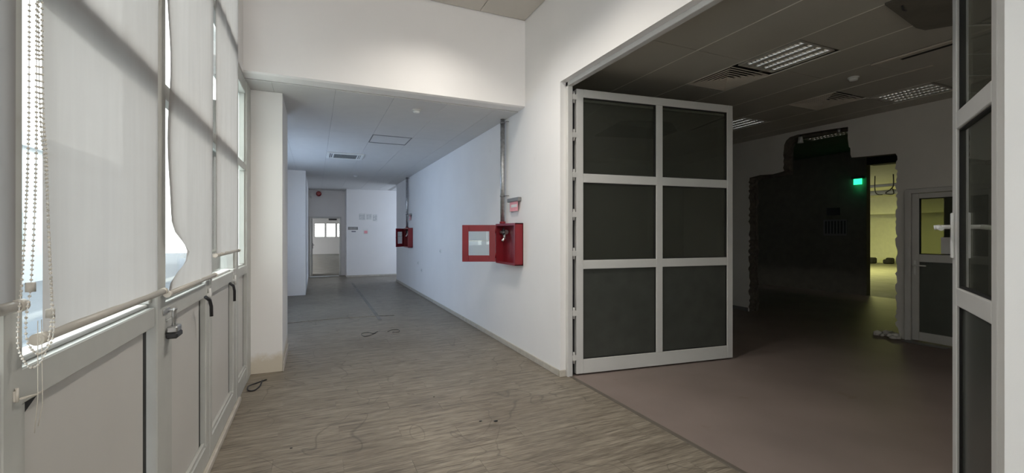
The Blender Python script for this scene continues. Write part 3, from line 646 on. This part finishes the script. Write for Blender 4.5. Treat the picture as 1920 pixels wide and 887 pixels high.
MB().box(1.55, 1.71, yf-.01, yf, 1.48, 1.66, bev=.002).build('frame', 'paper', cb); MB().box(1.575, 1.685, yf-.012, yf-.01, 1.505, 1.60).build('centre', 'pink', cb)
sr = thing('siren', (.13, 17, 2.8), 'red round alarm siren high above the far doorway', 'alarm')
MB().tube([(.13, 17.0, 2.9), (.13, 16.95, 2.9)], .09, 16).build('base', 'redlamp', sr); MB().tube([(.13, 16.95, 2.9), (.13, 16.88, 2.9)], [.085, .06], 16).build('dome', 'redlamp', sr)
em = thing('emergency_spot', (-.1, 17, 2.72), 'tiny white lamp at the top left of the far doorway wall', 'lamp')
MB().box(-.14, -.08, 16.93, 17, 2.76, 2.92, bev=.005).build('housing', 'white', em); MB().tube([(-.11, 16.93, 2.78), (-.11, 16.90, 2.74)], .02, 8).build('lamp_head', 'white', em)
tag(MB().box(-.17, .45, 16.55, 16.75, 0, .03, bev=.01).box(.1, .78, 16.62, 16.8, 0, .025, bev=.01).build('door_mat', 'paper'), 'crumpled pale sheet lying across the far door sill', 'sheet')
# ceiling devices of corridor
def cassette(x0, x1, y0, y1, z, label, m='white', dark='dark'):
    t = thing('ceiling_cassette', ((x0+x1)/2, (y0+y1)/2, z), label, 'air conditioner')
    f = .05; mb = MB(); sl = .045
    for q in [(x0, x1, y0, y0+f), (x0, x1, y1-f, y1), (x0, x0+f, y0+f, y1-f), (x1-f, x1, y0+f, y1-f)]: mb.box(*q, z-.022, z, bev=.004)
    mb.build('frame', m, t)
    MB().box(x0+f, x1-f, y0+f, y1-f, z-.004, z).build('slot', dark, t)
    for q in [(x0+f+.02, x1-f-.02, y0+f+.015, y0+f+.03), (x0+f+.02, x1-f-.02, y1-f-.03, y1-f-.015), (x0+f+.015, x0+f+.03, y0+f+.02, y1-f-.02), (x1-f-.03, x1-f-.015, y0+f+.02, y1-f-.02)]:
        MB().box(*q, z-.02, z-.005, bev=.003).build('flap', m, t)
    a, b_, c, d = x0+f+sl, x1-f-sl, y0+f+sl, y1-f-sl
    g = MB().box(a, b_, c, d, z-.018, z-.004, bev=.003).build('grille', m, t)
    k = 9; mb = MB()
    for i in range(k): yy = c+.03+(d-c-.06)*i/(k-1); mb.box(a+.03, b_-.03, yy-.014, yy+.014, z-.0195, z-.018)
    mb.build('grille_slots', dark, g)
cassette(.215, .88, 8.95, 9.60, SOF, 'white four-way air conditioning cassette in the corridor ceiling')
def detector(x, y, z, label):
    t = thing('smoke_detector', (x, y, z), label, 'smoke detector', 'round ceiling smoke detectors')
    MB().tube([(x, y, z), (x, y, z-.012)], .055, 20).build('base', 'white', t); MB().tube([(x, y, z-.012), (x, y, z-.035), (x, y, z-.042)], [.046, .040, .02], 20).build('head', 'white', t)
detector(1.15, 5.48, SOF, 'small round detector on the white corridor ceiling')
detector(5.62, 3.03, DC, 'small round detector on the grey ceiling of the side room')
detector(.98, 12.3, SOF, 'small round detector at the far end of the corridor ceiling')

# ================================================================== SIDE ROOM CEILING FITTINGS
def fixture(x0, x1, y0, y1, z, label):
    t = thing('louvre_light', ((x0+x1)/2, (y0+y1)/2, z), label, 'ceiling light', 'recessed louvre lights')
    mb = MB(); e = .012
    for q in [(x0, x1, y0, y0+e), (x0, x1, y1-e, y1), (x0, x0+e, y0+e, y1-e), (x1-e, x1, y0+e, y1-e)]: mb.box(*q, z-.005, z+.07)
    mb.box(x0, x1, y0, y1, z+.07, z+.074); mb.build('housing', 'dceil', t)
    W = (x1-x0-2*e)/4; n = 14; L = (y1-y0-2*e)
    for i in range(4):
        a = x0+e+W*i; c = a+W/2; top = .24*W; mb = MB(); K = 6
        for sgn in (-1, 1):                                   # curved reflectors, open at the top
            pr = [(c+sgn*(W*.32-W*.19*(k/K)**1.7), z+.042*(k/K)) for k in range(K+1)]
            vs = [(px, y0+e, pz) for px, pz in pr]+[(px, y1-e, pz) for px, pz in pr]
            mb.add(vs, [(k, k+1, K+2+k, K+1+k) for k in range(K)], 0, True)
        mb.build('reflector', 'chrome', t)
        MB().box(a, c-W*.32, y0+e, y1-e, z-.001, z+.002).box(c+W*.32, a+W, y0+e, y1-e, z-.001, z+.002).build('louvre_strip', 'dceil', t)
        mb = MB()
        for k in range(1, n):
            yy = y0+e+L*k/n; mb.prism([(yy-.0018, z), (yy+.0018, z), (yy+.0012, z+.028), (yy-.0012, z+.028)], c-W*.30, c+W*.30, 'x')
        mb.build('cross_blade', 'chrome', t)['kind'] = 'stuff'
        MB().tube([(c, y0+e+.02, z+.055), (c, y1-e-.02, z+.055)], .008, 8).build('tube_lamp', 'paper', t)
fixture(4.10, 4.63, 2.66, 3.31, DC, 'recessed louvre light nearest the opening, largest in view')
fixture(6.68, 7.22, 2.77, 3.40, DC, 'recessed louvre light high above the glazed side door')
fixture(6.01, 6.58, 4.78, 5.42, DC, 'recessed louvre light partly seen behind the folded glass leaf')
fixture(8.9, 9.5, 4.9, 5.9, 3.44, 'dim louvre light beyond the broken-out opening')
def diffuser(x0, x1, y0, y1, z, label):
    t = thing('air_diffuser', ((x0+x1)/2, (y0+y1)/2, z), label, 'air vent', 'square air diffusers')
    MB().box(x0+.02, x1-.02, y0+.02, y1-.02, z+.07, z+.075).build('duct_back', 'dark', t)
    cx, cy = (x0+x1)/2, (y0+y1)/2; hx, hy = (x1-x0)/2, (y1-y0)/2; n = 6
    for i in range(n):
        o_, q_ = 1-i/n, 1-(i+.66)/n; zo, zi = z-.008+.001*i, z+.020+.001*i
        if i == n-1: q_ = .01
        vs = []
        for (s_, zz) in ((o_, zo), (q_, zi), (q_, zi+.003), (o_+.012, zo+.008)):
            vs += [(cx-hx*s_, cy-hy*s_, zz), (cx+hx*s_, cy-hy*s_, zz), (cx+hx*s_, cy+hy*s_, zz), (cx-hx*s_, cy+hy*s_, zz)]
        fs = []
        for r in range(4):
            for k in range(4): fs.append((r*4+k, r*4+(k+1) % 4, ((r+1) % 4)*4+(k+1) % 4, ((r+1) % 4)*4+k))
        MB().add(vs, fs).build('vane', 'beige', t)
diffuser(4.06, 4.66, 3.37, 3.96, DC, 'square louvred air diffuser nearest the opening')
diffuser(5.995, 6.60, 3.45, 4.03, DC, 'square louvred air diffuser farther into the dark room')
# linear slot unit
su = thing('slot_unit', (5.66, 2.1, DC), 'long ceiling unit with a black slot and cream edge in the dark room', 'air conditioner')
mb = MB(); mb.box(5.355, 5.965, 1.51, 2.71, DC-.012, DC+.006, bev=.004); mb.build('cover', 'dceil', su)
MB().box(5.345, 5.375, 1.5, 2.72, DC-.018, DC-.002, bev=.003).build('edge_strip', 'beige', su)
MB().box(5.43, 5.475, 1.66, 2.50, DC-.0145, DC-.011).build('slot', 'dark', su)
MB().box(5.38, 5.40, 1.55, 2.68, DC-.015, DC-.011).build('edge_strip', 'beige', su)
MB().box(5.93, 5.965, 2.45, 2.70, DC-.018, DC-.010, bev=.003).build('corner_clip', 'beige', su)
# dark ceiling patch at the top of the picture, added as a flat sheet
hb = thing('dark_ceiling_patch', (4.7, 1.6, DC), 'flat dark patch on the ceiling at the upper right', 'dark_patch')
MB().prism([(4.02, 1.95), (4.72, 2.06), (4.84, 2.05), (4.92, 1.95), (5.25, 1.55), (5.2, .9), (4.0, .9)], DC-.02, DC-.004, 'z').build('flap', 'dark_matte', hb)  # the dark patch itself, a thin flat sheet and no moving part
MB().tube([(4.15, 1.90, DC-.01), (4.17, 1.90, DC-.05), (4.21, 1.90, DC-.05)], .006, 6).build('hook', 'black', hb)

# ================================================================== GLASS LEAVES
def leaf(name, p0, p1, h, label, halves, hinge_near=False, z0=.015, st=.082, th=.055, handle=False):
    """framed glass leaf from p0 to p1 (plan), built along +x then rotated"""
    p0 = Vector((*p0, 0)); p1 = Vector((*p1, 0)); L = (p1-p0).length; ang = math.atan2(p1.y-p0.y, p1.x-p0.x)
    T = Matrix.Translation(p0) @ Matrix.Rotation(ang, 4, 'Z')
    t = thing(name, tuple(p0), label, 'door', kind=None)
    def B(nm, m, a, par=t, bev=.004): return MB().box(*a, bev=bev).xf(T).build(nm, m, par)
    B('stile', 'alu', (0, st, -th/2, th/2, z0, h)); B('stile', 'alu', (L-st, L, -th/2, th/2, z0, h))
    B('bottom_rail', 'alu', (st, L-st, -th/2, th/2, z0, z0+.15)); B('top_rail', 'alu', (st, L-st, -th/2, th/2, h-.085, h))
    for zc in (1.17, 2.09): B('cross_rail', 'alu', (st, L-st, -th/2, th/2, zc-.047, zc+.047))
    xs_ = [st]
    if halves: B('mullion', 'alu', (L/2-.042, L/2+.042, -th/2-.001, th/2+.001, z0+.15, h-.085))
    cols = [(st, L/2-.042), (L/2+.042, L-st)] if halves else [(st, L-st)]
    rows = [(z0+.15, 1.123), (1.217, 2.043), (2.137, h-.085)]
    for (a, b_) in cols:
        for k, (c, d) in enumerate(rows):
            g = B('pane', 'infill' if k == 0 else 'dglass', (a+.001, b_-.001, -.004, .004, c+.001, d-.001), t, 0)
            mb = MB()
            for q in [(a, a+.008, c, d), (b_-.008, b_, c, d), (a+.008, b_-.008, c, c+.008), (a+.008, b_-.008, d-.008, d)]: mb.box(q[0], q[1], -.016, .016, q[2], q[3])
            mb.xf(T).build('gasket', 'gasket', g)
    return t, T, L, B
LH = 3.03
t, T, L, B = leaf('folding_glass_leaf', (2.525, 4.015), (4.575, 3.79), LH, 'large folded glass leaf with six dark panes standing open beside the white wall', True)
# hinges between leaf and jamb
for z in (2.94, 2.54, 2.12, 1.70, 1.29, .66, .19):
    MB().tube([(2.497, 3.998, z-.06), (2.497, 3.998, z+.06)], .010, 10).box(2.476, 2.53, 3.985, 4.005, z-.028, z+.028, bev=.002).build('hinge', 'alu', t)
t2, T2, L2, B2 = leaf('folding_glass_leaf', (2.56, 4.088), (4.655, 3.860), LH-.02, 'second glass leaf folded flat behind the large open one', True)
MB().box(2.478, 2.55, 4.045, 4.085, 0, 3.045, bev=.003).build('dark_gap_bar', 'black', t2)  # black bar put in for the dark of the hinge gap
t3, T3, L3, B3 = leaf('glass_door_leaf', (2.50, .80), (3.150, 1.188), LH, 'narrow glass door leaf with a white lever handle at the right picture edge', False)
# lever handles either side
hd = MB(); Lx = L3-.040
hd.box(Lx-.018, Lx+.018, .0275, .040, 1.37, 1.61, bev=.004)
hd.tube([(Lx, .038, 1.535), (Lx, .085, 1.535)], .011, 12).tube([(Lx, .082, 1.535), (Lx-.02, .094, 1.535), (Lx-.13, .098, 1.525)], .011, 12).tube([(Lx, .082, 1.535), (Lx+.005, .105, 1.532)], .013, 12)
hd.xf(T3).build('lever_handle', 'white', t3)
hd = MB(); hd.box(Lx-.018, Lx+.018, -.040, -.0275, 1.37, 1.61, bev=.004).tube([(Lx, -.038, 1.535), (Lx, -.085, 1.535)], .011, 12).tube([(Lx, -.082, 1.535), (Lx-.13, -.09, 1.525)], .011, 12)
hd.xf(T3).build('lever_handle', 'white', t3)

# glazed side door in the far wall of the dark room
sd = thing('door_2', (7.7, 2.95, 0), 'white framed half-glazed door in the side room wall', 'door', kind='structure')
box('frame', 'alu', (7.61, 7.82, 3.385, 3.455, 0, 2.12), sd, .004); box('frame', 'alu', (7.61, 7.82, 2.45, 2.52, 0, 2.12), sd, .004); box('frame', 'alu', (7.61, 7.82, 2.52, 3.385, 2.06, 2.12), sd, .004)
X0, X1 = 7.63, 7.68
box('stile', 'alu', (X0, X1, 3.30, 3.38, .02, 2.055), sd, .004); box('stile', 'alu', (X0, X1, 2.525, 2.61, .02, 2.055), sd, .004)
box('top_rail', 'alu', (X0, X1, 2.61, 3.30, 1.985, 2.055), sd, .004); box('cross_rail', 'alu', (X0, X1, 2.61, 3.30, 1.11, 1.215), sd, .004); box('bottom_rail', 'alu', (X0, X1, 2.61, 3.30, .02, .14), sd, .004)
M['sglass'] = glass('side_door_glass', (.55, .56, .5))
box('pane', 'sglass', (7.652, 7.658, 2.61, 3.30, 1.21, 1.99), sd)
box('infill_panel', 'infill2', (7.648, 7.662, 2.61, 3.30, .14, 1.11), sd)
mb = MB()
for q in [(2.61, 2.62, 1.215, 1.985), (3.29, 3.30, 1.215, 1.985), (2.62, 3.29, 1.215, 1.225), (2.62, 3.29, 1.975, 1.985)]: mb.box(7.64, 7.67, q[0], q[1], q[2], q[3])
mb.build('gasket', 'gasket', sd)
MB().box(7.618, 7.63, 3.325, 3.355, .93, 1.13, bev=.003).tube([(7.618, 3.34, 1.06), (7.575, 3.34, 1.06), (7.575, 3.20, 1.06)], .010, 10).build('lever_handle', 'white', sd)
tag(MB().box(7.645, 7.648, 2.86, 3.07, 1.23, 1.45).build('taped_notice', 'paper'), 'white sheet taped inside the glass of the side door', 'notice')
tag(MB().box(7.45, 7.60, 2.95, 3.42, 0, .012, bev=.003).build('threshold_board', 'grey'), 'loose pale board at the foot of the side door', 'board')
rb = thing('rubble', (7.68, 3.62, 0), 'low heap of broken plaster at the right foot of the broken-out opening', 'rubble'); rb['kind'] = 'stuff'
mb = MB(); random.seed(5)
for i in range(26): mb.sphere((7.56+random.random()*.25, 3.50+random.random()*.30, random.random()*.05), .02+random.random()*.035, 1, sc=(1.2, 1, .7))
o = mb.build('chips', 'dwall', rb); o['kind'] = 'stuff'
# small white cup lamps above the opening
for i, (y, s_) in enumerate([(4.99, 1), (4.37, .7)]):
    t = thing('cup_lamp', (7.95, y, 3.25), ['larger white cup lamp hanging in the top of the broken-out opening', 'smaller grey cup lamp at the right top corner of the broken-out opening'][i], 'lamp')
    z = 3.165+.02*i
    MB().tube([(7.72, y, z+.02), (7.72, y, z-.09*s_)], [.030*s_, .045*s_], 14).build('shade', 'white' if i == 0 else 'steel', t)
    MB().tube([(7.72, y, z+.02), (7.72, y, z+.1)], .008, 6).build('stem', 'black', t)
# exit light + plaque on dark wall
ex = thing('exit_light', (12.15, 6.45, 2.7), 'green glowing emergency light on the dark wall beyond the opening', 'emergency light')
MB().box(12.10, 12.2, 6.33, 6.58, 2.84, 2.90, bev=.005).build('housing', 'black', ex)
MB().box(12.13, 12.15, 6.36, 6.54, 2.70, 2.84, bev=.003).build('green_panel', 'green', ex)
l = bpy.data.lights.new('exit_light_glow', 'POINT'); l.energy = .12; l.color = (.05, 1, .35); l.shadow_soft_size = .05
o = bpy.data.objects.new('exit_light_glow', l); o.location = (12.10, 6.44, 2.60); C.objects.link(o)
dq = thing('notice_board', (12.2, 7.05, 1.6), 'dark plaque over a striped sheet on the wall beyond the broken-out opening', 'notice')
MB().box(12.18, 12.2, 6.88, 7.2, 1.97, 2.16, bev=.003).build('plaque', 'black', dq)
MB().box(12.19, 12.2, 6.72, 7.28, 1.45, 1.86).build('sheet', 'grey', dq)
mb = MB()
for k in range(7): mb.box(12.186, 12.19, 6.75+.075*k, 6.785+.075*k, 1.5, 1.82)
mb.build('stripes', 'black', dq)
# yellow room pipes, wires, debris
for i, (z, r, x) in enumerate([(3.12, .05, 17.5), (3.0, .09, 19.0)]):
    tag(MB().tube([(x, -.9, z), (x, 15.8, z+.0)], r, 12).build('ceiling_pipe', 'grey'), ['thin dark pipe under the ceiling of the yellow-lit room', 'thick dark pipe under the ceiling of the yellow-lit room'][i], 'pipe')
tag(MB().tube(spl([(16, 8.02, 3.3), (16, 8.02, 2.85), (16, 7.95, 2.72), (16, 7.82, 2.70)]), .014, 6).build('hanging_wire', 'black'), 'hooked wire hanging left under the yellow-lit ceiling', 'wire')
tag(MB().tube(spl([(16, 7.54, 3.3), (16, 7.55, 2.92), (16, 7.74, 2.74), (16, 7.54, 2.70), (16, 7.56, 2.86)]), .016, 6).build('hanging_wire', 'black'), 'tangled wire hanging right under the yellow-lit ceiling', 'wire')
for i, (x, y) in enumerate([(25.6, 13.0), (26.0, 12.45)]):
    tag(MB().box(x-.2, x+.1, y-.15, y+.17, 0, .22, bev=.05).box(x-.1, x+.15, y-.2, y+.1, 0, .3, bev=.05).build('debris_block', 'dark'), ['left dark debris lump at the foot of the cream wall', 'right dark debris lump at the foot of the cream wall'][i], 'debris')
